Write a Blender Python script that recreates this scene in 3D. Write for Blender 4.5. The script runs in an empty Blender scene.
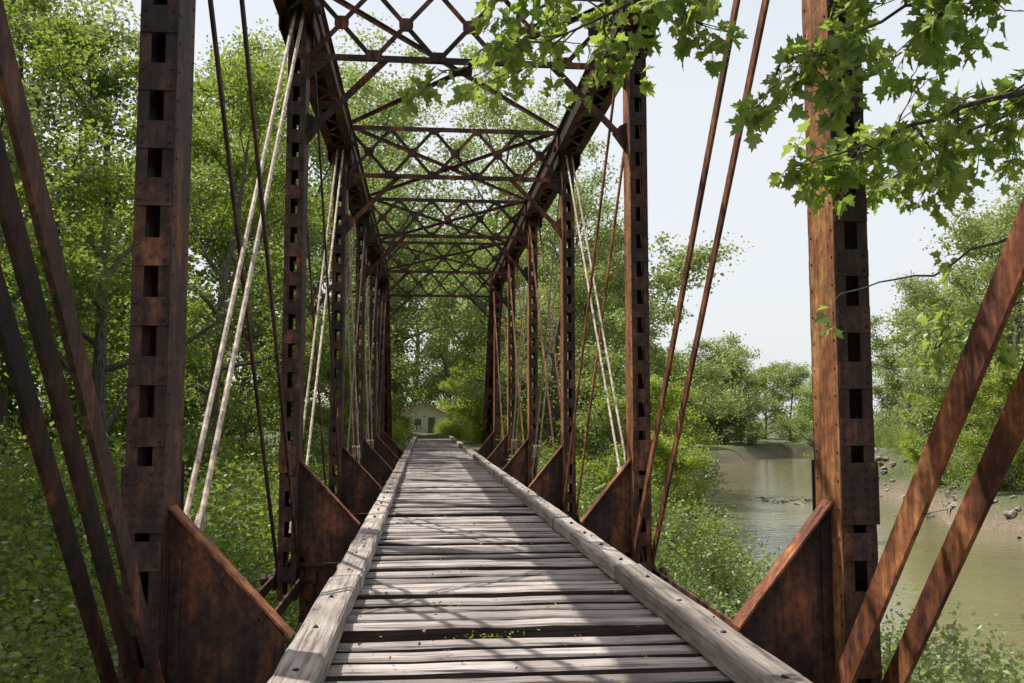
import bpy, math, random
import numpy as np
from mathutils import Vector
random.seed(7)
rng = np.random.default_rng(11)
scene = bpy.context.scene
COL = scene.collection

# ------------------------------------------------------------------ materials
def newmat(name):
    m = bpy.data.materials.new(name); m.use_nodes = True
    nt = m.node_tree
    for n in list(nt.nodes): nt.nodes.remove(n)
    out = nt.nodes.new('ShaderNodeOutputMaterial')
    return m, nt, out
def N(nt, t, **kw):
    n = nt.nodes.new(t)
    for k, v in kw.items(): setattr(n, k, v)
    return n
def ramp(nt, fac, stops):
    r = N(nt, 'ShaderNodeValToRGB')
    els = r.color_ramp.elements
    while len(els) < len(stops): els.new(0.5)
    for e, (p, c) in zip(els, stops):
        e.position = p; e.color = (c[0], c[1], c[2], 1)
    nt.links.new(fac, r.inputs[0]); return r
def noise(nt, coord, scale, detail=3, rough=0.6, stretch=None):
    if stretch:
        mp = N(nt, 'ShaderNodeMapping'); mp.inputs['Scale'].default_value = stretch
        nt.links.new(coord, mp.inputs[0]); coord = mp.outputs[0]
    n = N(nt, 'ShaderNodeTexNoise'); n.inputs['Scale'].default_value = scale
    n.inputs['Detail'].default_value = detail; n.inputs['Roughness'].default_value = rough
    nt.links.new(coord, n.inputs['Vector']); return n.outputs[0]
def mixc(nt, fac, a, b, mode='MIX'):
    m = N(nt, 'ShaderNodeMix', data_type='RGBA', blend_type=mode)
    for s, v in ((m.inputs[0], fac), (m.inputs[6], a), (m.inputs[7], b)):
        if hasattr(v, 'links') or hasattr(v, 'is_linked'): nt.links.new(v, s)
        elif isinstance(v, (int, float)): s.default_value = v
        else: s.default_value = (v[0], v[1], v[2], 1)
    return m.outputs[2]
def bump(nt, h, strength, dist):
    b = N(nt, 'ShaderNodeBump'); b.inputs['Strength'].default_value = strength
    b.inputs['Distance'].default_value = dist
    nt.links.new(h, b.inputs['Height']); return b.outputs[0]
def pos(nt): return N(nt, 'ShaderNodeNewGeometry').outputs['Position']
def isl(nt): return N(nt, 'ShaderNodeNewGeometry').outputs['Random Per Island']

def rust_mat(name, dark, mid, hot, bias=0.0):
    m, nt, out = newmat(name); p = pos(nt)
    n1 = noise(nt, p, 1.0, 5, 0.72, (2.4, 2.4, 1.1))
    n2 = noise(nt, p, 11.0, 4, 0.72)
    n3 = noise(nt, p, 1.0, 3, 0.6, (22, 22, 1.6))
    base = ramp(nt, n1, [(0.38 - bias, dark), (0.52 - bias, mid), (0.66 - bias, hot)]).outputs[0]
    fine = ramp(nt, n2, [(0.35, (.42, .40, .42)), (0.55, (1, 1, 1)), (0.72, (1.6, 1.4, 1.15))]).outputs[0]
    c = mixc(nt, 0.85, base, fine, 'MULTIPLY')
    st = ramp(nt, n3, [(0.35, (.45, .43, .45)), (0.6, (1.15, 1.08, 1))]).outputs[0]
    c = mixc(nt, 0.75, c, st, 'MULTIPLY')
    ir = N(nt, 'ShaderNodeMapRange'); ir.inputs[3].default_value = .7; ir.inputs[4].default_value = 1.25
    nt.links.new(isl(nt), ir.inputs[0])
    c = mixc(nt, 1.0, c, ir.outputs[0], 'MULTIPLY')
    b = N(nt, 'ShaderNodeBsdfPrincipled')
    nt.links.new(c, b.inputs['Base Color']); b.inputs['Roughness'].default_value = .68
    b.inputs['Specular IOR Level'].default_value = .35
    nt.links.new(bump(nt, n2, .5, .006), b.inputs['Normal'])
    nt.links.new(b.outputs[0], out.inputs[0]); return m
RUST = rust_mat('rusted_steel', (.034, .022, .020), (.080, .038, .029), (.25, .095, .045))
RUST2 = rust_mat('rusted_steel_lit', (.08, .032, .022), (.24, .085, .042), (.46, .20, .08), .03)  # lit copy of the rust, sunlight painted into its redder colour
RUST3 = rust_mat('rusted_steel_sunlit', (.15, .06, .03), (.36, .145, .06), (.52, .28, .11), .04)  # deck-side webs of the right posts: direct sun painted in as brighter rust
GALV = rust_mat('galvanised_rod', (.52, .42, .33), (.66, .57, .47), (.72, .64, .55))

def wood_mat(name, stretch, tone):
    m, nt, out = newmat(name); p = pos(nt)
    g = noise(nt, p, 1.0, 5, .72, stretch)
    big = noise(nt, p, 1.3, 3, .6)
    base = ramp(nt, g, [(.33, (tone[0]*.25, tone[1]*.24, tone[2]*.23)), (.46, (tone[0]*.72, tone[1]*.70, tone[2]*.68)), (.60, tone), (.8, (tone[0]*1.35, tone[1]*1.35, tone[2]*1.35))]).outputs[0]
    st = ramp(nt, big, [(.35, (.6, .57, .55)), (.6, (1.1, 1.08, 1.06))]).outputs[0]
    c = mixc(nt, .8, base, st, 'MULTIPLY')
    ir = ramp(nt, isl(nt), [(0, (.58, .55, .54)), (.5, (.95, .93, .92)), (1, (1.35, 1.32, 1.3))]).outputs[0]
    c = mixc(nt, 1.0, c, ir, 'MULTIPLY')
    b = N(nt, 'ShaderNodeBsdfPrincipled'); nt.links.new(c, b.inputs['Base Color'])
    b.inputs['Roughness'].default_value = .88; b.inputs['Specular IOR Level'].default_value = .25
    nt.links.new(bump(nt, g, .9, .014), b.inputs['Normal'])
    nt.links.new(b.outputs[0], out.inputs[0]); return m
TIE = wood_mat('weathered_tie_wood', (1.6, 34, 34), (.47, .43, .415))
TIESIDE = wood_mat('shaded_tie_side', (1.6, 34, 34), (.08, .063, .055))  # shade of the gaps between ties, painted into the side colour
TIMBER = wood_mat('weathered_timber', (30, 1.3, 30), (.46, .42, .39))

def leaf_mat(name, cols, trans=.42, tcol=(.16, .26, .035)):
    m, nt, out = newmat(name)
    r = isl(nt)
    c = ramp(nt, r, [(i/(len(cols)-1), k) for i, k in enumerate(cols)]).outputs[0]
    oi = N(nt, 'ShaderNodeObjectInfo')
    v2 = ramp(nt, oi.outputs['Random'], [(0, (.76, .82, .88)), (1, (1.2, 1.15, 1.0))]).outputs[0]
    c = mixc(nt, 1.0, c, v2, 'MULTIPLY')
    b = N(nt, 'ShaderNodeBsdfDiffuse'); nt.links.new(c, b.inputs['Color'])
    t = N(nt, 'ShaderNodeBsdfTranslucent')
    tc = mixc(nt, .7, c, tcol, 'MIX'); nt.links.new(tc, t.inputs[0])
    mx = N(nt, 'ShaderNodeMixShader'); mx.inputs[0].default_value = trans
    nt.links.new(b.outputs[0], mx.inputs[1]); nt.links.new(t.outputs[0], mx.inputs[2])
    g = N(nt, 'ShaderNodeBsdfGlossy'); g.inputs['Roughness'].default_value = .45; g.inputs['Color'].default_value = (.9, 1, .8, 1)
    m2 = N(nt, 'ShaderNodeMixShader'); m2.inputs[0].default_value = .045
    nt.links.new(mx.outputs[0], m2.inputs[1]); nt.links.new(g.outputs[0], m2.inputs[2])
    nt.links.new(m2.outputs[0], out.inputs[0]); return m
LEAF = leaf_mat('leaves_green', [(.07, .125, .022), (.11, .17, .035), (.145, .20, .05), (.21, .25, .09)], .48, (.44, .56, .06))
LEAF_S = leaf_mat('leaves_silver_green', [(.12, .175, .05), (.16, .22, .08), (.22, .265, .12), (.31, .34, .20)], .46, (.50, .60, .13))
LEAF_Y = leaf_mat('leaves_yellow_green', [(.15, .22, .03), (.20, .27, .045), (.26, .31, .06)], .55, (.60, .70, .07))
LEAF_N = leaf_mat('leaves_maple', [(.09, .17, .03), (.13, .21, .045), (.18, .25, .06), (.25, .30, .10)], .58, (.52, .68, .10))

def simple_noise_mat(name, a, b_, scale, stretch=None, rough=.9, bs=.6, bd=.03):
    m, nt, out = newmat(name); n = noise(nt, pos(nt), scale, 4, .7, stretch)
    c = ramp(nt, n, [(.35, a), (.65, b_)]).outputs[0]
    b = N(nt, 'ShaderNodeBsdfPrincipled'); nt.links.new(c, b.inputs['Base Color'])
    b.inputs['Roughness'].default_value = rough; b.inputs['Specular IOR Level'].default_value = .25
    nt.links.new(bump(nt, n, bs, bd), b.inputs['Normal'])
    nt.links.new(b.outputs[0], out.inputs[0]); return m
BARK = simple_noise_mat('bark', (.06, .05, .04), (.20, .175, .145), 1.0, (14, 14, 3))
TWIG = simple_noise_mat('twig_bark', (.06, .05, .04), (.16, .135, .11), 20)
DEAD = simple_noise_mat('driftwood_grey', (.16, .13, .10), (.38, .34, .29), 5)
STONE = simple_noise_mat('abutment_stone', (.20, .18, .155), (.38, .35, .31), 3)
WHITE = simple_noise_mat('pale_siding', (.66, .60, .56), (.80, .75, .71), 4, None, .7, .1, .01)
ROOF = simple_noise_mat('red_roof', (.42, .22, .18), (.58, .34, .28), 5)
GLASS = simple_noise_mat('dark_glass', (.10, .09, .09), (.16, .15, .15), 2, None, .3, .05, .01)

# ground
m, nt, out = newmat('ground_soil'); p = pos(nt)
n = noise(nt, p, .5, 5, .7); n2 = noise(nt, p, 6, 4, .7)
c = ramp(nt, n, [(.35, (.06, .085, .025)), (.5, (.09, .11, .04)), (.62, (.16, .13, .08))]).outputs[0]
c = mixc(nt, .8, c, ramp(nt, n2, [(.3, (.5, .5, .5)), (.7, (1.3, 1.3, 1.2))]).outputs[0], 'MULTIPLY')
sx = N(nt, 'ShaderNodeSeparateXYZ'); nt.links.new(p, sx.inputs[0])
mr = N(nt, 'ShaderNodeMapRange'); mr.inputs[1].default_value = -6.2; mr.inputs[2].default_value = -4.95
mr.inputs[3].default_value = 1; mr.inputs[4].default_value = 0
nt.links.new(sx.outputs[2], mr.inputs[0])
mud = ramp(nt, n2, [(.3, (.13, .095, .065)), (.7, (.29, .23, .17))]).outputs[0]
c = mixc(nt, mr.outputs[0], c, mud)
b = N(nt, 'ShaderNodeBsdfPrincipled'); nt.links.new(c, b.inputs['Base Color']); b.inputs['Roughness'].default_value = .95
nt.links.new(bump(nt, n2, .8, .1), b.inputs['Normal']); nt.links.new(b.outputs[0], out.inputs[0]); GROUND = m
# water
m, nt, out = newmat('river_water'); p = pos(nt)
n = noise(nt, p, 1.0, 3, .6, (1.0, 2.2, 1)); n2 = noise(nt, p, .08, 3, .5)
c = ramp(nt, n2, [(.35, (.155, .14, .075)), (.65, (.215, .19, .11))]).outputs[0]
b = N(nt, 'ShaderNodeBsdfPrincipled'); nt.links.new(c, b.inputs['Base Color']); b.inputs['Roughness'].default_value = .06
b.inputs['IOR'].default_value = 1.5
nt.links.new(bump(nt, n, .8, .05), b.inputs['Normal']); nt.links.new(b.outputs[0], out.inputs[0]); WATER = m

# ------------------------------------------------------------------ mesh builder
class MB:
    def __init__(s): s.v = []; s.f = []; s.m = []
    def add(s, vs, fs, mi=0):
        o = len(s.v); s.v += [tuple(v) for v in vs]; s.f += [tuple(i+o for i in f) for f in fs]
        s.m += mi if isinstance(mi, list) else [mi]*len(fs)
    def box(s, x0, x1, y0, y1, z0, z1, mi=0):
        s.add([(x0,y0,z0),(x1,y0,z0),(x1,y1,z0),(x0,y1,z0),(x0,y0,z1),(x1,y0,z1),(x1,y1,z1),(x0,y1,z1)],
              [(0,3,2,1),(4,5,6,7),(0,1,5,4),(1,2,6,5),(2,3,7,6),(3,0,4,7)], mi)
    def bar(s, p, q, a, w, t, mi=0):
        p = Vector(p); q = Vector(q); d = (q-p).normalized(); a = Vector(a)
        a = (a - d*a.dot(d)).normalized(); b = d.cross(a)
        vs = []
        for c in (p, q):
            for i, j in ((-1,-1),(1,-1),(1,1),(-1,1)): vs.append(c + a*(w/2*i) + b*(t/2*j))
        s.add(vs, [(0,3,2,1),(4,5,6,7),(0,1,5,4),(1,2,6,5),(2,3,7,6),(3,0,4,7)], mi)
    def cyl(s, p, q, r, n=8, r2=None, mi=0):
        p = Vector(p); q = Vector(q); d = (q-p).normalized()
        a = d.orthogonal().normalized(); b = d.cross(a); r2 = r if r2 is None else r2
        vs = []
        for c, rr in ((p, r), (q, r2)):
            for k in range(n):
                t = 2*math.pi*k/n; vs.append(c + a*(rr*math.cos(t)) + b*(rr*math.sin(t)))
        fs = [(k, (k+1) % n, n+(k+1) % n, n+k) for k in range(n)] + [tuple(range(n-1, -1, -1)), tuple(range(n, 2*n))]
        s.add(vs, fs, mi)
    def rivet(s, c, nrm, r=.016):
        c = Vector(c); nrm = Vector(nrm); s.cyl(c - nrm*.002, c + nrm*r*.75, r, 7, r*.5)
    def poly(s, pts, off, mi=0):
        n = len(pts); off = Vector(off); pts = [Vector(p) for p in pts]
        vs = [p-off/2 for p in pts] + [p+off/2 for p in pts]
        fs = [tuple(range(n-1, -1, -1)), tuple(range(n, 2*n))] + [(k, (k+1) % n, n+(k+1) % n, n+k) for k in range(n)]
        s.add(vs, fs, mi)
    def obj(s, name, mats, parent=None):
        me = bpy.data.meshes.new(name); me.from_pydata(s.v, [], s.f)
        for mm in (mats if isinstance(mats, list) else [mats]): me.materials.append(mm)
        me.polygons.foreach_set('material_index', s.m)
        me.update(); o = bpy.data.objects.new(name, me); COL.objects.link(o)
        if parent: o.parent = parent
        return o
def empty(name):
    e = bpy.data.objects.new(name, None); COL.objects.link(e); return e

# ------------------------------------------------------------------ bridge
D = 6.42; XL, XR = -1.82, 3.04; CZ0, CZ1 = 5.62, 6.12; BOT = -2.2; I0, I1 = 0, 6
bridge = empty('railroad_truss_bridge')
posts = MB()
def post(mb, xc, yc, near, z0=-2.45, z1=CZ0):
    hw, hd = .125, .22
    for sx in (-1, 1):
        xo = xc + sx*hw
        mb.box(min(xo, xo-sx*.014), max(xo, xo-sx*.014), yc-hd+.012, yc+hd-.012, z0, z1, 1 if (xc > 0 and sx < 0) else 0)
        for sy in (-1, 1):
            ya = yc + sy*hd
            mb.box(min(xo, xo-sx*.078), max(xo, xo-sx*.078), min(ya, ya-sy*.011), max(ya, ya-sy*.011), z0, z1)
    z = z0+.35
    zs = []
    while z < z1-.1:
        zs.append(z); z += .40
    for z in zs:
        hh = .095
        for sy in (-1, 1):
            ya = yc + sy*hd
            j = random.uniform(-.006, .006)
            mb.box(xc-hw+.004, xc+hw-.004, min(ya+sy*.002, ya+sy*.013), max(ya+sy*.002, ya+sy*.013), z-hh+j, z+hh+j)
            if near and sy < 0:
                for rx in (-.09, .09):
                    for rz in (-.055, .055): mb.rivet((xc+rx, ya-.013, z+rz+j), (0, -1, 0), .015)
    for sy in (-1, 1):
        ya = yc+sy*hd
        mb.box(xc-hw-.012, xc+hw+.012, min(ya+sy*.014, ya+sy*.026), max(ya+sy*.014, ya+sy*.026), -1.0+.25, -.32)
        if near and sy < 0:
            for rx in (-.11, -.05, .05, .11):
                for kz in range(6): mb.rivet((xc+rx, ya-.026, -.70+kz*.066), (0, -1, 0), .014)
    if near:
        sgn = 1 if xc < 0 else -1
        z = z0+.2
        while z < z1:
            for yy in (yc-hd+.05, yc+hd-.05):
                mb.rivet((xc+sgn*hw, yy, z), (sgn, 0, 0), .012)
            z += .2
for i in range(I0, I1+1):
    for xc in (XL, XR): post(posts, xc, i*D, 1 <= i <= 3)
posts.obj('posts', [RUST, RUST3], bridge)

ch = MB()
def boxmember(mb, p, q, w, h, lace=.45):
    p = Vector(p); q = Vector(q); d = (q-p).normalized(); L = (q-p).length
    X = Vector((1, 0, 0)); U = X.cross(d)
    if U.z < 0: U = -U
    for s_ in (-1, 1):
        mb.bar(p+X*s_*(w/2-.01), q+X*s_*(w/2-.01), U, h, .02)
        mb.bar(p+X*s_*(w/2+.03)-U*(h/2-.012), q+X*s_*(w/2+.03)-U*(h/2-.012), X, .08, .016)
        mb.bar(p+X*s_*(w/2-.06)-U*(h/2-.012), q+X*s_*(w/2-.06)-U*(h/2-.012), X, .08, .014)
    mb.bar(p+U*(h/2+.012), q+U*(h/2+.012), X, w+.12, .018)
    n = int(L/lace)
    for k in range(n):
        a = p + d*(k*L/n) - U*(h/2+.008); b = p + d*((k+1)*L/n) - U*(h/2+.008)
        s_ = 1 if k % 2 else -1
        mb.bar(a+X*s_*(w/2-.06), b-X*s_*(w/2-.06), X, .06, .01)
        if k % 6 == 0: mb.bar(a+d*.0, a+d*.4, X, w-.02, .012)
zc = (CZ0+CZ1)/2
for xc in (XL, XR):
    boxmember(ch, (xc, I0*D-.1, zc), (xc, I1*D+.1, zc), .42, .46)
    boxmember(ch, (xc, I1*D+.05, zc), (xc, (I1+1)*D, BOT), .42, .44)
    boxmember(ch, (xc, I0*D-.05, zc), (xc, (I0-1)*D, BOT), .42, .44)
    for i in range(I0, I1+1):
        for s_ in (-1, 1):
            xo = xc+s_*.225
            ch.box(min(xo, xo+s_*.02), max(xo, xo+s_*.02), i*D-.35, i*D+.35, CZ0-.22, CZ1-.06)
            for ry in np.arange(-.3, .31, .1):
                for rz in (CZ0-.17, CZ1-.12): ch.rivet((xo+s_*.02, i*D+ry, rz), (s_, 0, 0), .015)
        ch.cyl((xc-.30, i*D, zc-.05), (xc+.30, i*D, zc-.05), .06, 10)
ch.obj('top_chords_and_end_posts', RUST, bridge)

bc = MB()
for xc in (XL, XR):
    for i in range(I0-1, I1+1):
        for o in (-.19, .19):
            bc.bar((xc+o, i*D, BOT), (xc+o, (i+1)*D, BOT), (0, 0, 1), .14, .03)
    for i in range(I0-1, I1+2):
        bc.cyl((xc-.34, i*D, BOT), (xc+.34, i*D, BOT), .055, 10)
        for o in (-.19, .19): bc.cyl((xc+o-.018, i*D, BOT), (xc+o+.018, i*D, BOT), .15, 14)
        for s_ in (-1, 1): bc.cyl((xc+s_*.30, i*D, BOT), (xc+s_*.37, i*D, BOT), .085, 6)
bc.obj('bottom_chord_eyebars', RUST, bridge)

dgl = MB(); dgr = MB(); rods = MB()
def eyebar(mb, xc, ya, za, yb, zb, w, t=.03):
    mb.bar((xc, ya, za), (xc, yb, zb), (0, 0, 1), w, t)
    for (y, z) in ((ya, za), (yb, zb)): mb.cyl((xc-t/2-.003, y, z), (xc+t/2+.003, y, z), w*.95, 14)
zt = 6.0
for side, xc in ((0, XL), (1, XR)):
    dg = dgr if side else dgl
    for i in range(I0, I1):
        fwd = i < 3
        ya, yb = (i*D, (i+1)*D) if fwd else ((i+1)*D, i*D)
        if i in (0, I1-1):
            if side == 0: offs = (.18, .05, -.10)
            else: offs = (-.20, .17)
            w = .19 if side else .15
        else:
            offs = (-.14, .14); w = .125 if i in (1, 4) and side else (.085 if i in (1, 4) else .075)
        for o in offs: eyebar(dg, xc+o, ya, zt, yb, BOT, w)
    for i in (1, 2, 3, 4):
        if side == 1 and i == 1: continue
        fwd = i < 3
        ya, yb = ((i+1)*D, i*D) if fwd else (i*D, (i+1)*D)
        for o in (-.05, .07):
            rods.cyl((xc+o, ya, zt-.1), (xc+o, yb, BOT+.1), .024 if i == 1 else .020, 8)
            p = Vector((xc+o, ya, zt-.1)); q = Vector((xc+o, yb, BOT+.1)); d = (q-p).normalized()
            c = q - d*1.5
            rods.cyl(c-d*.2, c+d*.2, .045, 6)
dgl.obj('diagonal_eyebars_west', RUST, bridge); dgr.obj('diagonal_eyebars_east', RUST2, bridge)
rods.obj('counter_rods', GALV, bridge)

sw = MB()
FZ0, FZ1 = 5.12, 6.16
for i in range(I0, I1+1):
    y = i*D
    xa, xb = XL+.13, XR-.13
    for z in (FZ0, FZ1):
        sw.box(xa, xb, y-.045, y-.035, z-.05, z+.05); sw.box(xa, xb, y-.034, y+.06, z-.006+.05, z+.004+.05)
    n = 5; px_ = (xb-xa)/n
    for k in range(n):
        a = xa+k*px_; b = a+px_
        sw.bar((a, y-.02, FZ0), (b, y-.02, FZ1), (0, 0, 1), .07, .01)
        sw.bar((a, y+.005, FZ1), (b, y+.005, FZ0), (0, 0, 1), .07, .01)
        cx_ = (a+b)/2; cz_ = (FZ0+FZ1)/2
        sw.poly([(cx_+.11*math.cos(t), y-.033, cz_+.11*math.sin(t)) for t in np.arange(8)*math.pi/4+.39], (0, .008, 0))
        if k:
            for z in (FZ0+.03, FZ1-.03):
                sw.poly([(a-.17, y-.055, z-.06), (a+.17, y-.055, z-.06), (a+.08, y-.055, z+.09), (a-.08, y-.055, z+.09)] if z < 5.6 else
                        [(a-.08, y-.055, z-.09), (a+.08, y-.055, z-.09), (a+.17, y-.055, z+.06), (a-.17, y-.055, z+.06)], (0, .008, 0))
    for s_, x0 in ((1, xa), (-1, xb)):
        sw.bar((x0, y-.02, 4.0), (x0+s_*1.1, y-.02, FZ0), (0, 0, 1), .10, .012)
        sw.bar((x0, y+.02, 4.0), (x0+s_*1.1, y+.02, FZ0), (0, 1, 0), .08, .012)
        sw.poly([(x0, y-.03, FZ0-.35), (x0+s_*.35, y-.03, FZ0), (x0, y-.03, FZ0)], (0, .01, 0))
        sw.poly([(x0, y-.03, 3.82), (x0+s_*.22, y-.03, 4.12), (x0+s_*.1, y-.03, 4.25), (x0, y-.03, 4.3)], (0, .01, 0))
    if i < I1:
        for (p, q) in (((xa, y, FZ1+.08), (xb, y+D, FZ1+.08)), ((xb, y, FZ1+.10), (xa, y+D, FZ1+.10))):
            sw.bar(p, q, (1, 0, 0), .08, .012); sw.bar(Vector(p)-Vector((0, 0, .04)), Vector(q)-Vector((0, 0, .04)), (0, 0, 1), .07, .012)
        sw.box((xa+xb)/2-.2, (xa+xb)/2+.2, y+D/2-.2, y+D/2+.2, FZ1+.065, FZ1+.075)
sw.obj('sway_frames_and_top_laterals', RUST, bridge)

fl = MB()
for i in range(I0-1, I1+2):
    y = i*D
    fl.box(XL+.14, XR-.14, y-.006, y+.006, -2.75, -2.0)
    for z in (-2.75, -2.0): fl.box(XL+.14, XR-.14, y-.11, y+.11, z-.012, z+.012)
    if I0 <= i <= I1:
        for s_, xp, foot in ((1, XL+.13, -.93), (-1, XR-.13, 2.25)):
            fl.poly([(xp, y-.02, -.64), (xp+s_*.05, y-.02, -.64), (foot, y-.02, -1.45), (foot, y-.02, -1.98), (xp, y-.02, -1.98)], (0, .014, 0))
            fl.bar((xp+s_*.0, y-.02, -.60), (foot+s_*.05, y-.02, -1.47), (0, 1, 0), .17, .016, 1)
            fl.bar((xp+s_*.01, y-.035, -.66), (foot, y-.035, -1.53), (0, 0, 1), .075, .012)
            fl.box(min(xp, xp+s_*.075), max(xp, xp+s_*.075), y-.042, y-.029, -1.98, -.70)
            fl.box(min(xp, foot), max(xp, foot), y-.042, y-.029, -1.97, -1.90)
            for k in range(12):
                fl.rivet((xp+s_*.04, y-.042, -1.85+k*.1), (0, -1, 0), .013)
                t = k/11; fl.rivet((xp+s_*.05+(foot-xp-s_*.1)*t, y-.042, -.74+(-.76)*t), (0, -1, 0), .012)
for x in (-.15, .1, 1.25, 1.5):
    fl.box(x-.006, x+.006, (I0-1)*D, (I1+1)*D, -2.42, -1.89)
    for z in (-1.89, -2.42): fl.box(x-.09, x+.09, (I0-1)*D, (I1+1)*D, z-.01, z+.01)
for i in range(I0-1, I1+1):
    fl.bar((XL+.2, i*D, -2.55), (XR-.2, (i+1)*D, -2.55), (0, 0, 1), .08, .02)
    fl.bar((XR-.2, i*D, -2.50), (XL+.2, (i+1)*D, -2.50), (0, 0, 1), .08, .02)
fl.obj('floor_beams_and_knee_brackets', [RUST, RUST2], bridge)

dk = MB()
def tie(mb, y, w, x0, x1, zt_, h):
    ns = 8
    prof = [(-w/2, -h), (w/2, -h), (w/2, -.02), (w/2-.014, 0), (-w/2+.014, 0), (-w/2, -.02)]
    rot = random.uniform(-.009, .009); vs = []; fs = []; ms = []
    tilt = random.gauss(0, .03)
    for k in range(ns+1):
        t = k/ns; x = x0+(x1-x0)*t
        jy = random.gauss(0, .005); jz = random.gauss(0, .004)
        for (py, pz) in prof: vs.append((x, y+py+rot*(x-.66)+jy+random.gauss(0, .004), zt_+pz+tilt*py+(jz if pz > -.05 else 0)))
    n = 6
    for k in range(ns):
        for j in range(n):
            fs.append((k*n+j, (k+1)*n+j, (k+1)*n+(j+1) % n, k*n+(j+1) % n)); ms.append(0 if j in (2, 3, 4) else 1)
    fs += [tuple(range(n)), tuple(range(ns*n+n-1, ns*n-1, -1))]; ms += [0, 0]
    mb.add(vs, fs, ms)
y = -6.0
while y < 72:
    w = random.uniform(.165, .225)
    tie(dk, y, w, -.90+random.gauss(0, .03), 2.22+random.gauss(0, .03), -1.672+random.gauss(0, .012), .20)
    y += .365+random.gauss(0, .022)
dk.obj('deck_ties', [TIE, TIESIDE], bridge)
gt = MB(); bolts = MB()
def timber(mb, xc, y0, y1, w, z0, z1):
    ns = max(4, int((y1-y0)/.35)); c = .02
    prof = [(-w/2, z0), (w/2, z0), (w/2, z1-c), (w/2-c, z1), (-w/2+c, z1), (-w/2, z1-c)]; vs = []; fs = []; n = 6
    for k in range(ns+1):
        yy = y0+(y1-y0)*k/ns; jx = random.gauss(0, .003)
        for (a, z) in prof: vs.append((xc+a+jx+random.gauss(0, .002), yy, z+random.gauss(0, .0025)))
    for k in range(ns):
        for j in range(n): fs.append((k*n+j, k*n+(j+1) % n, (k+1)*n+(j+1) % n, (k+1)*n+j))
    fs += [tuple(range(n-1, -1, -1)), tuple(range(ns*n, ns*n+n))]
    mb.add(vs, fs)
for xc in (-.745, 2.065):
    y = -6.2+ (0 if xc < 0 else 1.7)
    while y < 71:
        L = random.uniform(4.2, 5.4)
        jx = random.gauss(0, .008)
        timber(gt, xc+jx, y, y+L-.012, .27, -1.652+.004, -1.492+random.gauss(0, .005))
        for yy in np.arange(y+.3, y+L-.2, 1.1):
            bolts.cyl((xc+jx+random.uniform(-.03, .03), yy, -1.50), (xc+jx, yy, -1.478), .02, 6)
        y += L
gt.obj('guard_timbers', TIMBER, bridge); bolts.obj('timber_bolts', RUST, bridge)

ab = MB()
def blocks(x0, x1, y0, y1, z0, z1):
    z = z0
    while z < z1-.05:
        x = x0 - random.uniform(0, .5)
        while x < x1:
            w = random.uniform(.8, 1.4); a = max(x, x0); b_ = min(x+w, x1)
            if b_-a > .1: ab.box(a+.008, b_-.008, y0+random.uniform(0, .03), y1-random.uniform(0, .03), z+.006, min(z+.45, z1)-.006)
            x += w
        z += .45
for yy in ((I1+1)*D, (I0-1)*D): blocks(-3.6, 4.8, yy-.5, yy+1.2, -8.5, -2.85)
ab.obj('stone_abutment', STONE, bridge)

# ------------------------------------------------------------------ terrain
ys_ = [-400, -100, -40, 0, 20, 35, 57, 80, 100, 125, 150, 200, 400]
xl_ = [-60, -28, -8, 7.5, 9, 10.5, 14, 20, 28, 41, 60, 120, 400]
xr_ = [-20, 8, 20, 30, 32, 33, 34, 39, 46, 59, 84, 150, 440]
def sm(a, b, x): t = np.clip((x-a)/(b-a), 0, 1); return t*t*(3-2*t)
def hfun(x, y):
    x = np.asarray(x, float); y = np.asarray(y, float)
    wob = .9*np.sin(y*.21)+.6*np.sin(y*.53+1)
    d = np.minimum(x-np.interp(y, ys_, xl_)-wob, np.interp(y, ys_, xr_)+wob-x)
    base = -4.7+.35*np.sin(x*.23+1)*np.cos(y*.19)+.12*np.sin(x*1.1)*np.sin(y*.9)
    emb = sm(40, 49, y)*(1-sm(3.2, 9.5, np.abs(x-.66)))
    base = base*(1-emb) + (-1.86)*emb
    g = sm(80, 130, y)*(1-sm(18, 30, np.abs(x)))
    base = np.maximum(base, base*(1-g) + (-1.95)*g)
    cut = sm(62, 80, y)*(x > np.interp(y, ys_, xr_)-6)*1.4*(1-sm(25, 60, x-np.interp(y, ys_, xr_)))
    base = base+cut
    ri = sm(-2.6, 2.0, d)
    return base*(1-ri) + (-8.2)*ri
xs = np.unique(np.concatenate([[-2500, -1200, -500, -250, -140], np.arange(-90, 130, 1.25), [150, 250, 500, 1200, 2500]]))
ysg = np.unique(np.concatenate([[-2500, -1200, -500, -200, -100], np.arange(-60, 170, 1.25), [190, 250, 500, 1200, 2500]]))
GX, GY = np.meshgrid(xs, ysg); GZ = hfun(GX, GY)
inn = (np.abs(GX) < 129) & (GY < 169) & (GY > -60); GZ = GZ + inn*rng.normal(0, .07, GZ.shape)
nx, ny = len(xs), len(ysg)
V = np.stack([GX, GY, GZ], -1).reshape(-1, 3)
idx = np.arange(nx*ny).reshape(ny, nx)
F = np.stack([idx[:-1, :-1], idx[:-1, 1:], idx[1:, 1:], idx[1:, :-1]], -1).reshape(-1, 4)
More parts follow.
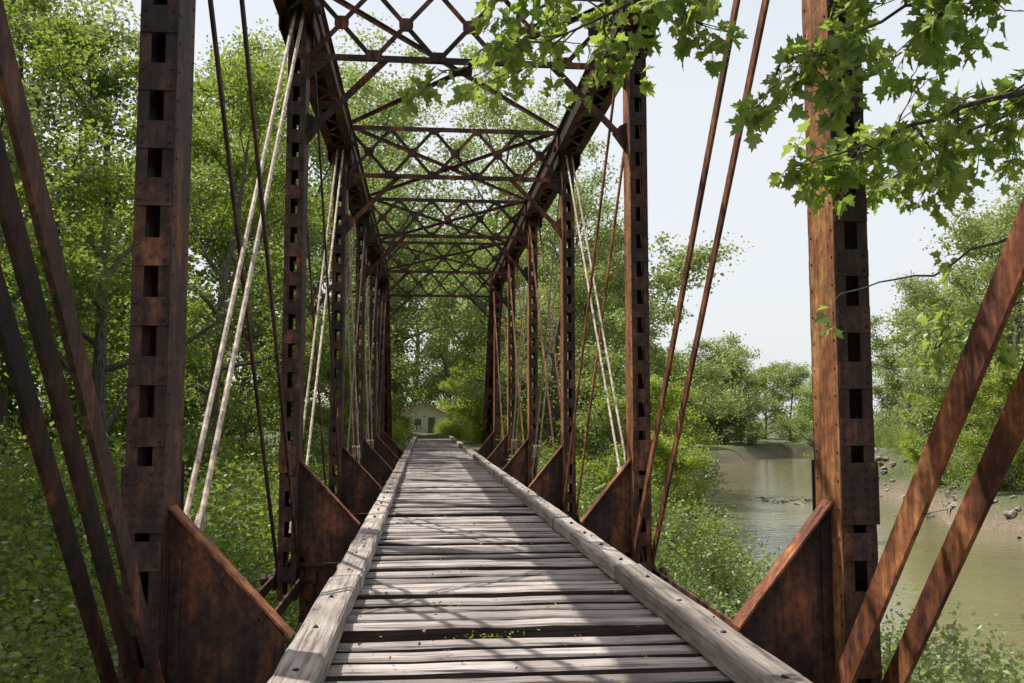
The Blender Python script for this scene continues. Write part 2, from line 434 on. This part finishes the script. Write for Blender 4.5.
def npmesh(name, V, F, mats, mi=None, smooth=False):
    me = bpy.data.meshes.new(name); k = F.shape[1]
    me.vertices.add(len(V)); me.vertices.foreach_set('co', np.ascontiguousarray(V, dtype=np.float32).ravel())
    me.loops.add(F.size); me.loops.foreach_set('vertex_index', np.ascontiguousarray(F, dtype=np.int32).ravel())
    me.polygons.add(len(F)); me.polygons.foreach_set('loop_start', np.arange(0, F.size, k, dtype=np.int32))
    for m_ in mats: me.materials.append(m_)
    if mi is not None: me.polygons.foreach_set('material_index', np.asarray(mi, dtype=np.int32))
    me.polygons.foreach_set('use_smooth', np.full(len(F), smooth, dtype=bool))
    me.update(calc_edges=True); me.validate(); return me
def link(name, me, loc=(0, 0, 0), rz=0, sc=1, parent=None):
    o = bpy.data.objects.new(name, me); COL.objects.link(o); o.location = loc; o.rotation_euler = (0, 0, rz)
    o.scale = sc if isinstance(sc, tuple) else (sc, sc, sc)
    if parent: o.parent = parent
    return o
link('ground', npmesh('ground', V, F, [GROUND], smooth=True))
wm = MB(); wm.add([(-300, -300, -6.6), (500, -300, -6.6), (500, 420, -6.6), (-300, 420, -6.6)], [(0, 1, 2, 3)])
wm.obj('river', WATER)

# ------------------------------------------------------------------ trees
def tube(pts, rads, n=6):
    pts = np.asarray(pts, float); rads = np.asarray(rads, float)
    T = np.gradient(pts, axis=0); T /= np.linalg.norm(T, axis=1, keepdims=True)+1e-9
    ref = np.where(np.abs(T[:, 2:3]) > .9, np.array([[1., 0, 0]]), np.array([[0, 0, 1.]]))
    A = np.cross(T, ref); A /= np.linalg.norm(A, axis=1, keepdims=True)+1e-9; B = np.cross(T, A)
    th = np.arange(n)*2*np.pi/n
    R = pts[:, None, :]+rads[:, None, None]*(A[:, None, :]*np.cos(th)[None, :, None]+B[:, None, :]*np.sin(th)[None, :, None])
    V = R.reshape(-1, 3); m_ = len(pts); i = np.arange(m_*n).reshape(m_, n)
    F = np.stack([i[:-1], np.roll(i[:-1], -1, 1), np.roll(i[1:], -1, 1), i[1:]], -1).reshape(-1, 4)
    return V, F
def leaves(C, L, r, up=.6, wf=.42):
    n = len(C)
    d = r.normal(size=(n, 3)); d[:, 2] = d[:, 2]*.6-.25; d /= np.linalg.norm(d, axis=1, keepdims=True)
    nn = r.normal(size=(n, 3)); nn[:, 2] += up*2; nn -= d*(nn*d).sum(1, keepdims=True); nn /= np.linalg.norm(nn, axis=1, keepdims=True)
    s_ = np.cross(d, nn); l = L*r.uniform(.65, 1.3, (n, 1))
    v = np.stack([C, C+d*l*.45+s_*l*wf+nn*l*.10, C+d*l, C+d*l*.45-s_*l*wf+nn*l*.10], 1).reshape(-1, 3)
    f = np.arange(4*n).reshape(n, 4); return v, f
def merge(parts):
    Vs, Fs, M = [], [], []; o = 0
    for v, f, mi in parts:
        Vs.append(v); Fs.append(f+o); M.append(np.full(len(f), mi)); o += len(v)
    return np.concatenate(Vs), np.concatenate(Fs), np.concatenate(M)
def curve(p, d, L, n, r, up=.15, wob=.2):
    pts = [np.array(p, float)]; d = np.array(d, float)
    for k in range(n):
        d = d+r.normal(size=3)*wob; d[2] += up; d /= np.linalg.norm(d); pts.append(pts[-1]+d*L/n)
    return np.array(pts)
def make_tree(seed, H, R, leafL, per, crown0=.28, nl=13, sub=7, cs=.55, keep=.9):
    r = np.random.default_rng(seed); parts = []; C = []
    tr = curve((0, 0, -1.0), (r.normal()*.08, r.normal()*.08, 1), H*.92+1, 12, r, .25, .07)
    tr_r = np.linspace(H*.018+.05, .04, 13); tr_r[0] *= 1.35
    parts.append((*tube(tr, tr_r, 8), 0))
    for k in range(nl):
        t = crown0+(0.97-crown0)*(k+.5*r.random())/nl
        fi = t*12; i0 = min(int(fi), 11); base = tr[i0]*(1-(fi-i0))+tr[i0+1]*(fi-i0)
        az = k*2.4+r.normal()*.5; el = .35+.75*t+r.normal()*.15
        prof = math.sin(math.pi*min(1, max(.08, (t-crown0+.16)/(1.12-crown0+.1))))**.7
        L = R*prof*r.uniform(.8, 1.2)+.8
        d = (math.cos(az)*math.cos(el), math.sin(az)*math.cos(el), math.sin(el))
        lb = curve(base, d, L*1.15, 7, r, .03, .16)
        rr = np.interp(fi, range(13), tr_r)*.55
        parts.append((*tube(lb, np.linspace(rr, .02, 8), 5), 0))
        for j in range(sub):
            tt = .25+.75*(j+r.random())/sub; q = min(int(tt*7), 6); b0 = lb[q]*(1-(tt*7-q))+lb[q+1]*(tt*7-q)
            dd = (lb[q+1]-lb[q]); dd = dd/np.linalg.norm(dd)+r.normal(size=3)*.7; dd /= np.linalg.norm(dd)
            sl = R*.30*r.uniform(.6, 1.3)
            sb = curve(b0, dd, sl, 4, r, .0, .2)
            parts.append((*tube(sb, np.linspace(.028, .008, 5), 3), 0))
            for pnt in (sb[2], sb[3]*.6+sb[4]*.4, sb[4]):
                if r.random() < keep: C.append(pnt)
    C = np.array(C); nC = len(C)
    w = r.uniform(.3, 1.7, nC); cnt = (per*w).astype(int)
    src = np.repeat(np.arange(nC), cnt)
    sc = (R/5.)*cs*r.uniform(.6, 1.35, nC)
    off = r.normal(size=(len(src), 3))*sc[src][:, None]*np.array([1, 1, .6])
    P = C[src]+off
    v, f = leaves(P, leafL, r); parts.append((v, f, 1))
    V, F, M = merge(parts); print('tree', seed, 'leaves', len(P)); return V, F, M
protos = {}
def proto(key, leafmat, *a, **k):
    V, F, M = make_tree(*a, **k); protos[key] = npmesh(key, V, F, [BARK, leafmat], M)
proto('near_a', LEAF, 1, 19, 5.2, .15, 140, crown0=.16, nl=14, cs=.42, keep=.75)
proto('near_b', LEAF, 2, 21, 5.6, .16, 135, crown0=.14, nl=15, cs=.45, keep=.7)
proto('near_c', LEAF_S, 3, 17, 4.6, .14, 135, crown0=.12, nl=13, cs=.42, keep=.75)
proto('mid_s', LEAF_S, 4, 18, 5.5, .22, 90, crown0=.06, nl=16, cs=.48, keep=.8)
proto('mid_s2', LEAF_S, 5, 17, 6.0, .22, 90, crown0=.05, nl=16, cs=.5, keep=.8)
proto('mid_g', LEAF, 6, 19, 6.0, .24, 85, crown0=.08, nl=15, cs=.5, keep=.8)
proto('lacy', LEAF_S, 7, 24, 7.5, .22, 80, crown0=.18, nl=17, sub=7, cs=.44, keep=.78)
proto('far_y', LEAF_Y, 8, 12, 4.5, .20, 100, crown0=.05, nl=13, cs=.5)
proto('far_g', LEAF, 9, 18, 6.5, .42, 42, crown0=.05, nl=15, cs=.65)
proto('far_s', LEAF_S, 10, 17, 6.5, .40, 42, crown0=.05, nl=15, cs=.65)
def shrub(key, seed, mat, R, H, n, L):
    r = np.random.default_rng(seed); parts = []; C = []
    for k in range(16):
        az = r.uniform(0, 6.28); e = r.uniform(.5, 1.4)
        st = curve((r.normal()*.2, r.normal()*.2, -.3), (math.cos(az)*math.cos(e), math.sin(az)*math.cos(e), math.sin(e)), H*r.uniform(.7, 1.25), 6, r, .0, .18)
        parts.append((*tube(st, np.linspace(.03, .006, 7), 4), 0))
        C += [st[i] for i in range(2, 7)]
    C = np.array(C); src = r.integers(0, len(C), n)
    P = C[src]+r.normal(size=(n, 3))*np.array([.34, .34, .24])*R
    P[:, 2] = np.abs(P[:, 2])
    v, f = leaves(P, L, r); parts.append((v, f, 1)); V, F, M = merge(parts)
    protos[key] = npmesh(key, V, F, [BARK, mat], M)
shrub('shrub_n', 24, LEAF, 1.3, 2.6, 12000, .065)
shrub('shrub_a', 21, LEAF, 1.2, 2.4, 5500, .11)
shrub('shrub_b', 22, LEAF_Y, 1.1, 2.0, 5000, .11)
shrub('shrub_c', 23, LEAF_S, 1.2, 2.4, 5500, .11)

def put(name, key, x, y, s=1, parent=None, rz=None, dz=0, sz=None):
    z = float(hfun(x, y))
    return link(name, protos[key], (x, y, z+dz), rng.uniform(0, 6.28) if rz is None else rz, (s, s, s*(sz or 1)), parent)
for (x, y, k, s) in [(-13.2, 11, 'near_a', .95), (-16, 15, 'near_b', 1.15), (-11.8, 18, 'near_c', .9), (-13, 25, 'near_b', 1.0), (-19, 21, 'near_a', 1.2),
                     (-11.0, 33, 'near_a', 1.0), (-15, 36, 'near_c', 1.3), (-21, 12, 'near_c', 1.3), (-9.6, 40, 'near_b', .9),
                     (-9.2, 47, 'near_c', 1.1), (-17, 8, 'near_b', .95)]:
    put('maple_tree', k, x, y, s)
for (x, y, k, s) in [(-7.5, 54, 'lacy', 1.0), (-5.6, 66, 'lacy', 1.25), (-5.6, 80, 'mid_s', 1.25), (-13, 58, 'mid_g', 1.35), (7.4, 60, 'mid_s2', .78), (6.6, 72, 'mid_g', .95), (-8, 92, 'mid_s2', 1.35), (8.5, 90, 'mid_s', 1.15),
                     (3.5, 122, 'mid_g', 1.4), (-4, 126, 'mid_s', 1.5), (8, 135, 'mid_s', 1.3), (6.6, 49, 'lacy', .66), (-2, 140, 'mid_g', 1.5),
                     (5.0, 84, 'lacy', 1.3), (-3.9, 90, 'lacy', 1.35)]:
    put('cottonwood_tree', k, x, y, s)
for (x, y, s) in [(-4.4, 49, .46), (-4.6, 57, .55), (5.8, 51, .42), (5.8, 63, .55), (-4.9, 70, .6), (-4.6, 84, .62), (6.0, 80, .66), (9, 50, .55), (5.4, 96, .6), (-4.8, 98, .62), (4.9, 110, .6), (-5.0, 112, .6)]:
    put('box_elder_tree', 'far_y', x, y, s)
for (x, y, k, s) in [(12.6, 54, 'mid_s', .98), (10.0, 46, 'mid_s2', .66), (14.5, 68, 'mid_s2', .9), (16, 84, 'mid_g', .9), (11, 80, 'mid_s', .95), (24, 108, 'mid_s', .85), (9.4, 38, 'far_y', .5), (8.4, 31, 'far_y', .36)]:
    put('silver_maple_tree', k, x, y, s)
for (x, y, k, s) in [(42, 62, 'mid_s', 1.15), (40, 48, 'mid_s2', 1.1), (39, 36, 'mid_s', .95), (50, 74, 'mid_s2', 1.15), (54, 55, 'mid_g', 1.2), (47, 85, 'mid_s2', .9), (58, 98, 'mid_s', .9), (37.5, 55, 'far_y', .6), (38.5, 67, 'far_y', .5), (46, 40, 'mid_s', 1.15)]:
    put('silver_maple_tree', k, x, y, s)
dist = empty('distant_trees')
for k in range(80):
    a = math.radians(rng.uniform(-60, 65)); rr = rng.uniform(130, 230)
    x, y = rr*math.sin(a), rr*math.cos(a)
    xl, xr = np.interp(y, ys_, xl_), np.interp(y, ys_, xr_)
    if xl-4 < x < xr+4 and y < 140: continue
    put('tree_clump_%d' % k, ('far_g', 'far_s')[k % 2], x, y, rng.uniform(.65, 1.0), dist)
for k in range(24):
    x = rng.uniform(-60, -24); y = rng.uniform(2, 110)
    put('left_wood_%d' % k, 'far_g', x, y, rng.uniform(.9, 1.25), dist)
for k in range(10):
    x = rng.uniform(62, 100); y = rng.uniform(20, 110)
    put('right_wood_%d' % k, ('far_g', 'far_s')[k % 2], x, y, rng.uniform(.8, 1.1), dist)
for (x, y) in [(50, 152), (56, 158), (66, 150), (44, 150), (74, 160), (38, 140), (82, 152), (70, 170), (60, 172), (68, 112), (73, 124)]:
    put('bend_tree_%d' % int(x), 'far_s', x, y, .75, dist, dz=1.0)
ug = empty('undergrowth')
for k in range(330):
    reg = rng.random()
    if reg < .45: x = rng.uniform(-14, -3.8); y = rng.uniform(3, 50)
    elif reg < .68:
        y = rng.uniform(18, 110); x = np.interp(y, ys_, xl_)-rng.uniform(1.2, 7)
        if x < 4.3: continue
    elif reg < .88:
        y = rng.uniform(22, 130); x = np.interp(y, ys_, xr_)+rng.uniform(3.0, 7.5)
    else:
        y = rng.uniform(48, 100); x = .66+rng.choice([-1, 1])*rng.uniform(3.0, 5.5)
    key = ('shrub_a', 'shrub_a', 'shrub_b', 'shrub_c')[rng.integers(0, 4)]
    if reg < .45 and y < 16: key = 'shrub_n'
    s = rng.uniform(.6, 1.3)*(1.2 if x < -6 else 1)
    if reg >= .88: s *= .75; key = 'shrub_b'
    put('shrub_%d' % k, key, x, y, s, ug)
for (x, y, s) in [(7.5, 20, .8), (8.0, 24, .9), (7.2, 28, .9), (8.8, 31, .8), (8.0, 17, .8), (5.6, 22, .7), (6.3, 13, .9), (6.9, 11, .8), (7.4, 12.6, .8), (5.9, 16.5, .7), (6.5, 9, .8), (7.2, 9.8, .8), (8.6, 12, .9), (8.9, 14, .9)]:
    put('bank_shrub_%d' % int(y), 'shrub_c', x, y, s, ug)
for (x, y, s) in [(-4.3, 4.5, .9), (-5.2, 6.5, 1.1), (-4.4, 8.8, .9), (-6.4, 8, 1.2), (-4.6, 11.5, 1.0), (-6, 13, 1.2), (-7.5, 5.5, 1.3), (-4.4, 15, .9), (-4.4, 19, 1.0), (-4.6, 24, 1.1), (-8.5, 10, 1.5), (-9, 14, 1.6), (-8, 19, 1.5)]:
    put('near_shrub_%d' % int(y), 'shrub_n', x, y, s, ug)
for (x, y, s) in [(-2.6, 76, .5), (2.8, 78, .5), (-2.9, 84, .6), (2.6, 86, .6), (2.4, 93, .7), (-3.2, 95, .7), (2.2, 100, .8)]:
    put('track_shrub_%d' % int(y), 'shrub_b', x, y, s, ug)

def logs(name, spots):
    parts = []; r = np.random.default_rng(5)
    for (x, y, n, s) in spots:
        for k in range(n):
            px_, py_ = x+r.normal()*s, y+r.normal()*s; az = r.uniform(0, 6.28)
            z = max(float(hfun(px_, py_)), -6.6)+r.uniform(.0, .25)
            L = r.uniform(.8, 2.6)*(.6+.3*s)
            pts = curve((px_, py_, z), (math.cos(az), math.sin(az), r.normal()*.12), L, 5, r, 0, .14)
            parts.append((*tube(pts, np.linspace(r.uniform(.03, .13), .02, 6), 6), 0))
    V, F, M = merge(parts); link(name, npmesh(name, V, F, [DEAD], M))
logs('driftwood', [(28, 70, 18, 1.0), (33, 58, 12, 1.0), (9.0, 30, 26, 1.1), (8.6, 25, 16, 1.0), (33, 46, 14, 1.2), (30, 118, 14, 2)])
def rocks(name, spots):
    parts = []; r = np.random.default_rng(9)
    import bmesh
    bm = bmesh.new(); bmesh.ops.create_icosphere(bm, subdivisions=2, radius=1); bm.verts.ensure_lookup_table()
    bv = np.array([v.co[:] for v in bm.verts]); bf = np.array([[v.index for v in f.verts] for f in bm.faces]); bm.free()
    for (x, y, n, sx_, sy_) in spots:
        for k in range(n):
            py_ = y+r.normal()*sy_; px_ = x+r.normal()*sx_+(np.interp(py_, ys_, xr_)-np.interp(y, ys_, xr_)); z = max(float(hfun(px_, py_)), -6.75)
            s = r.uniform(.1, .36)
            v = bv*(1+.25*np.sin(bv@r.normal(size=(3, 1))*3+r.uniform(0, 6)))*np.array([1, r.uniform(.6, 1), r.uniform(.4, .7)])*s
            v = np.round(v/s*2.2)/2.2*s*.35+v*.65
            parts.append((v+np.array([px_, py_, z]), bf, 0))
    V, F, M = merge(parts); link(name, npmesh(name, V, F, [STONE], M))
rocks('riverbank_rocks', [(40, 80, 80, 1.0, 6), (47.5, 100, 130, 1.6, 8), (61, 125, 130, 2.0, 8), (9.0, 29, 60, .7, 4), (34.2, 52, 60, .8, 8), (28, 70, 14, 1, 1)])

house = empty('small_house')
h = MB(); hx, hy, hz = -.2, 106, -2.0
h.box(hx-3, hx+3, hy, hy+7, hz, hz+2.2)
h.poly([(hx-3, hy+3.5, hz+2.2), (hx+3, hy+3.5, hz+2.2), (hx, hy+3.5, hz+3.6)], (0, 6.98, 0)); h.obj('walls', WHITE, house)
h = MB(); h.bar((hx-3.35, hy+3.5, hz+2.05), (hx+.05, hy+3.5, hz+3.72), (0, 1, 0), 7.8, .14)
h.bar((hx+3.35, hy+3.5, hz+2.05), (hx-.05, hy+3.5, hz+3.73), (0, 1, 0), 7.8, .14)
h.obj('roof', ROOF, house)
h = MB(); h.box(hx+.6, hx+1.4, hy-.03, hy-.004, hz, hz+1.95)
for a in (-2.0, -.6): h.box(hx+a-.4, hx+a+.4, hy-.03, hy-.004, hz+1.0, hz+1.75)
h.obj('door_and_windows', GLASS, house)

# ------------------------------------------------------------------ overhanging maple (trunk off to the right)
def maple_leaf_template():
    pts = [(0, 0), (.16, -.06), (.42, .02), (.34, .18), (.56, .42), (.36, .42), (.30, .52), (.20, .50), (.22, .78), (.10, .74), (0, 1.0)]
    return np.array(pts + [(-x, y) for x, y in pts[1:-1][::-1]])
LT = maple_leaf_template()
def overhang():
    r = np.random.default_rng(77)
    wood = []; lv = []; lf = []; cnt = 0
    def leaf(p, d, L):
        nonlocal cnt
        d = d/np.linalg.norm(d); nn = r.normal(size=3)*.6+np.array([-.35, .1, .7]); nn -= d*nn.dot(d); nn /= np.linalg.norm(nn); s_ = np.cross(d, nn)
        q = p+d*L*.5+np.array([0, 0, -L*.15])
        wood.append(tube([p, (p+q)/2+np.array([0, 0, .006]), q], [.0016, .0014, .0012], 3))
        fold = np.abs(LT[:, 0])*.25; cv = -(LT[:, 1]**2)*.18
        v = q+np.outer(LT[:, 0]*L, s_)+np.outer(LT[:, 1]*L, d)+np.outer((fold+cv)*L, nn)
        n = len(LT); mid = q+d*L*.45-nn*L*.02
        o = cnt; lv.append(np.vstack([v, mid[None]])); cnt += n+1
        for k in range(n): lf.append((o+k, o+(k+1) % n, o+n))
    def spray(p, d, L, depth):
        pts = curve(p, d, L, 6, r, -.03, .2)
        wood.append(tube(pts, np.linspace(.004+.004*depth, .0022, 7), 4))
        for k in range(1, 7):
            if depth > 0 and r.random() < .62:
                dd = (pts[k]-pts[k-1]); dd /= np.linalg.norm(dd); dd = dd+r.normal(size=3)*.6
                spray(pts[k], dd, L*.55, depth-1)
            if k > 1:
                for q in range(1 if k < 6 else 4):
                    dd = (pts[k]-pts[k-1]); dd /= np.linalg.norm(dd)
                    dd = dd*.5+r.normal(size=3)*.8+np.array([0, 0, -.3]); leaf(pts[k], dd, r.uniform(.055, .125))
    trunk = curve((7.2, 3.0, -6.2), (-.02, .02, 1), 15, 12, r, .25, .05)
    wood.append(tube(trunk, np.linspace(.3, .1, 13), 10))
    mains = [
        ([(7.1, 3.0, 1.2), (5.2, 4.4, 1.9), (3.9, 5.2, 2.08), (3.1, 5.4, 1.86), (2.55, 5.5, 1.62)], .04, 19, .5, 1),
        ([(7.1, 3.0, 3.2), (5.0, 4.2, 3.3), (3.4, 4.9, 3.0), (2.2, 5.2, 2.80), (1.3, 5.4, 2.58), (.75, 5.6, 2.38)], .035, 28, .5, 1),
        ([(7.1, 3.0, 2.4), (5.2, 4.0, 2.9), (3.7, 4.8, 2.75), (2.9, 5.1, 2.45), (2.2, 5.3, 2.2)], .03, 26, .5, 1),
        ([(7.1, 3.0, .6), (5.5, 4.6, 1.3), (4.2, 5.6, 1.35), (3.5, 5.9, 1.0), (2.9, 6.0, .85)], .02, 4, .5, 0),
        ([(7.1, 3.0, 2.0), (5.6, 4.6, 2.3), (4.6, 5.6, 2.3), (4.0, 6.2, 2.1), (3.6, 6.6, 1.9)], .03, 14, .5, 1),
        ([(7.1, 3.0, .4), (6.0, 4.6, .9), (5.2, 5.8, 1.1), (4.6, 6.6, .9), (4.2, 7.2, .6)], .025, 9, .5, 1),
        ([(7.1, 3.0, 3.6), (4.6, 4.6, 3.8), (2.6, 5.4, 3.5), (1.4, 5.8, 3.15), (.7, 6.0, 2.8), (.25, 6.2, 2.45)], .03, 13, .5, 1)]
    for pts, r0, ns, L, dep in mains:
        pts = np.array(pts, float); t = np.linspace(0, len(pts)-1, 22)
        P = np.stack([np.interp(t, range(len(pts)), pts[:, k]) for k in range(3)], 1)
        P[1:-1] = (P[:-2]+P[1:-1]*2+P[2:])/4; P += r.normal(size=P.shape)*.018
        wood.append(tube(P, np.linspace(r0, .005, 22), 6))
        for k in range(ns):
            i = int(np.interp(r.random()**.8, [0, 1], [7, 21])); tang = P[min(i+1, 21)]-P[i-1]; tang /= np.linalg.norm(tang)
            dd = tang*.5+r.normal(size=3)*.55+np.array([0, 0, -.05])
            spray(P[i], dd, L*r.uniform(.5, 1.15), dep)
        spray(P[-1], P[-1]-P[-2], L*.6, dep)
    tr = empty('overhanging_maple_tree')
    V, F, M = merge([(v, f, 0) for v, f in wood])
    link('trunk_and_branches', npmesh('trunk_and_branches', V, F, [TWIG], M, True), parent=tr)
    print('maple leaves', len(lv))
    link('leaves', npmesh('maple_leaves', np.vstack(lv), np.array(lf), [LEAF_N]), parent=tr)
    C = np.array([(7.6, 3.2, 9)])+r.normal(size=(200, 3))*np.array([1.3, 1.5, 1.7]); src = r.integers(0, 200, 9000)
    v, f = leaves(C[src]+r.normal(size=(9000, 3))*.4, .13, r); link('upper_crown', npmesh('upper_crown', v, f, [LEAF_N]), parent=tr)
overhang()

r = np.random.default_rng(3); n = 500
P = np.stack([r.uniform(-.85, 2.2, n), r.uniform(3, 30, n), np.full(n, -1.655)], 1)
ed = (P[:, 0] < -.61) | (P[:, 0] > 1.93); P[ed, 2] = -1.482
v, f = leaves(P, .035, r, up=3); link('fallen_leaves', npmesh('fallen_leaves', v, f, [simple_noise_mat('dry_leaf', (.16, .12, .05), (.30, .24, .12), 6)]))
n = 110; cc = np.array([[.5, 7.2, -1.69], [1.5, 6.6, -1.7], [.2, 8.4, -1.69], [1.6, 9.5, -1.69], [1.2, 5.8, -1.7]])
P = cc[r.integers(0, 5, n)]+r.normal(size=(n, 3))*np.array([.12, .04, .012])
v, f = leaves(P, .035, r, up=.2, wf=.2); link('deck_weeds', npmesh('deck_weeds', v, f, [LEAF_Y]))

# ------------------------------------------------------------------ light
el = math.radians(61); sxy = Vector((-.84, .54)).normalized()
sd = Vector((sxy.x*math.cos(el), sxy.y*math.cos(el), math.sin(el)))
sun = bpy.data.lights.new('sun', 'SUN'); sun.energy = 5.0; sun.angle = math.radians(.5); sun.color = (1, .96, .88)
so = bpy.data.objects.new('sun', sun); COL.objects.link(so); so.rotation_euler = sd.to_track_quat('Z', 'Y').to_euler()
w = bpy.data.worlds.new('World'); scene.world = w; w.use_nodes = True
nt = w.node_tree; sky = nt.nodes.new('ShaderNodeTexSky'); sky.sky_type = 'NISHITA'; sky.sun_disc = False
sky.sun_elevation = el; sky.sun_rotation = math.atan2(sxy.x, sxy.y); sky.dust_density = 4; sky.air_density = 1.0
bg = nt.nodes['Background']
# low summer haze: whitens the sky towards the horizon, clears towards the zenith
tcn = nt.nodes.new('ShaderNodeTexCoord'); sp = nt.nodes.new('ShaderNodeSeparateXYZ')
nt.links.new(tcn.outputs['Generated'], sp.inputs[0])
hf = nt.nodes.new('ShaderNodeMapRange'); hf.interpolation_type = 'SMOOTHSTEP'
hf.inputs[1].default_value = .30; hf.inputs[2].default_value = .85; hf.inputs[3].default_value = .80; hf.inputs[4].default_value = .12
nt.links.new(sp.outputs[2], hf.inputs[0])
hz_ = mixc(nt, hf.outputs[0], sky.outputs[0], (6.4, 6.6, 6.75))
nt.links.new(hz_, bg.inputs[0]); bg.inputs[1].default_value = .15

cam = bpy.data.cameras.new('camera'); cam.lens = 32; cam.sensor_width = 36; cam.clip_start = .05; cam.clip_end = 6000
co = bpy.data.objects.new('camera', cam); COL.objects.link(co); co.location = (0, 0, 0)
co.rotation_euler = (math.radians(90+4.74), 0, math.radians(-5.46)); scene.camera = co
scene.view_settings.view_transform = 'Standard'; scene.view_settings.look = 'None'; scene.view_settings.exposure = 0
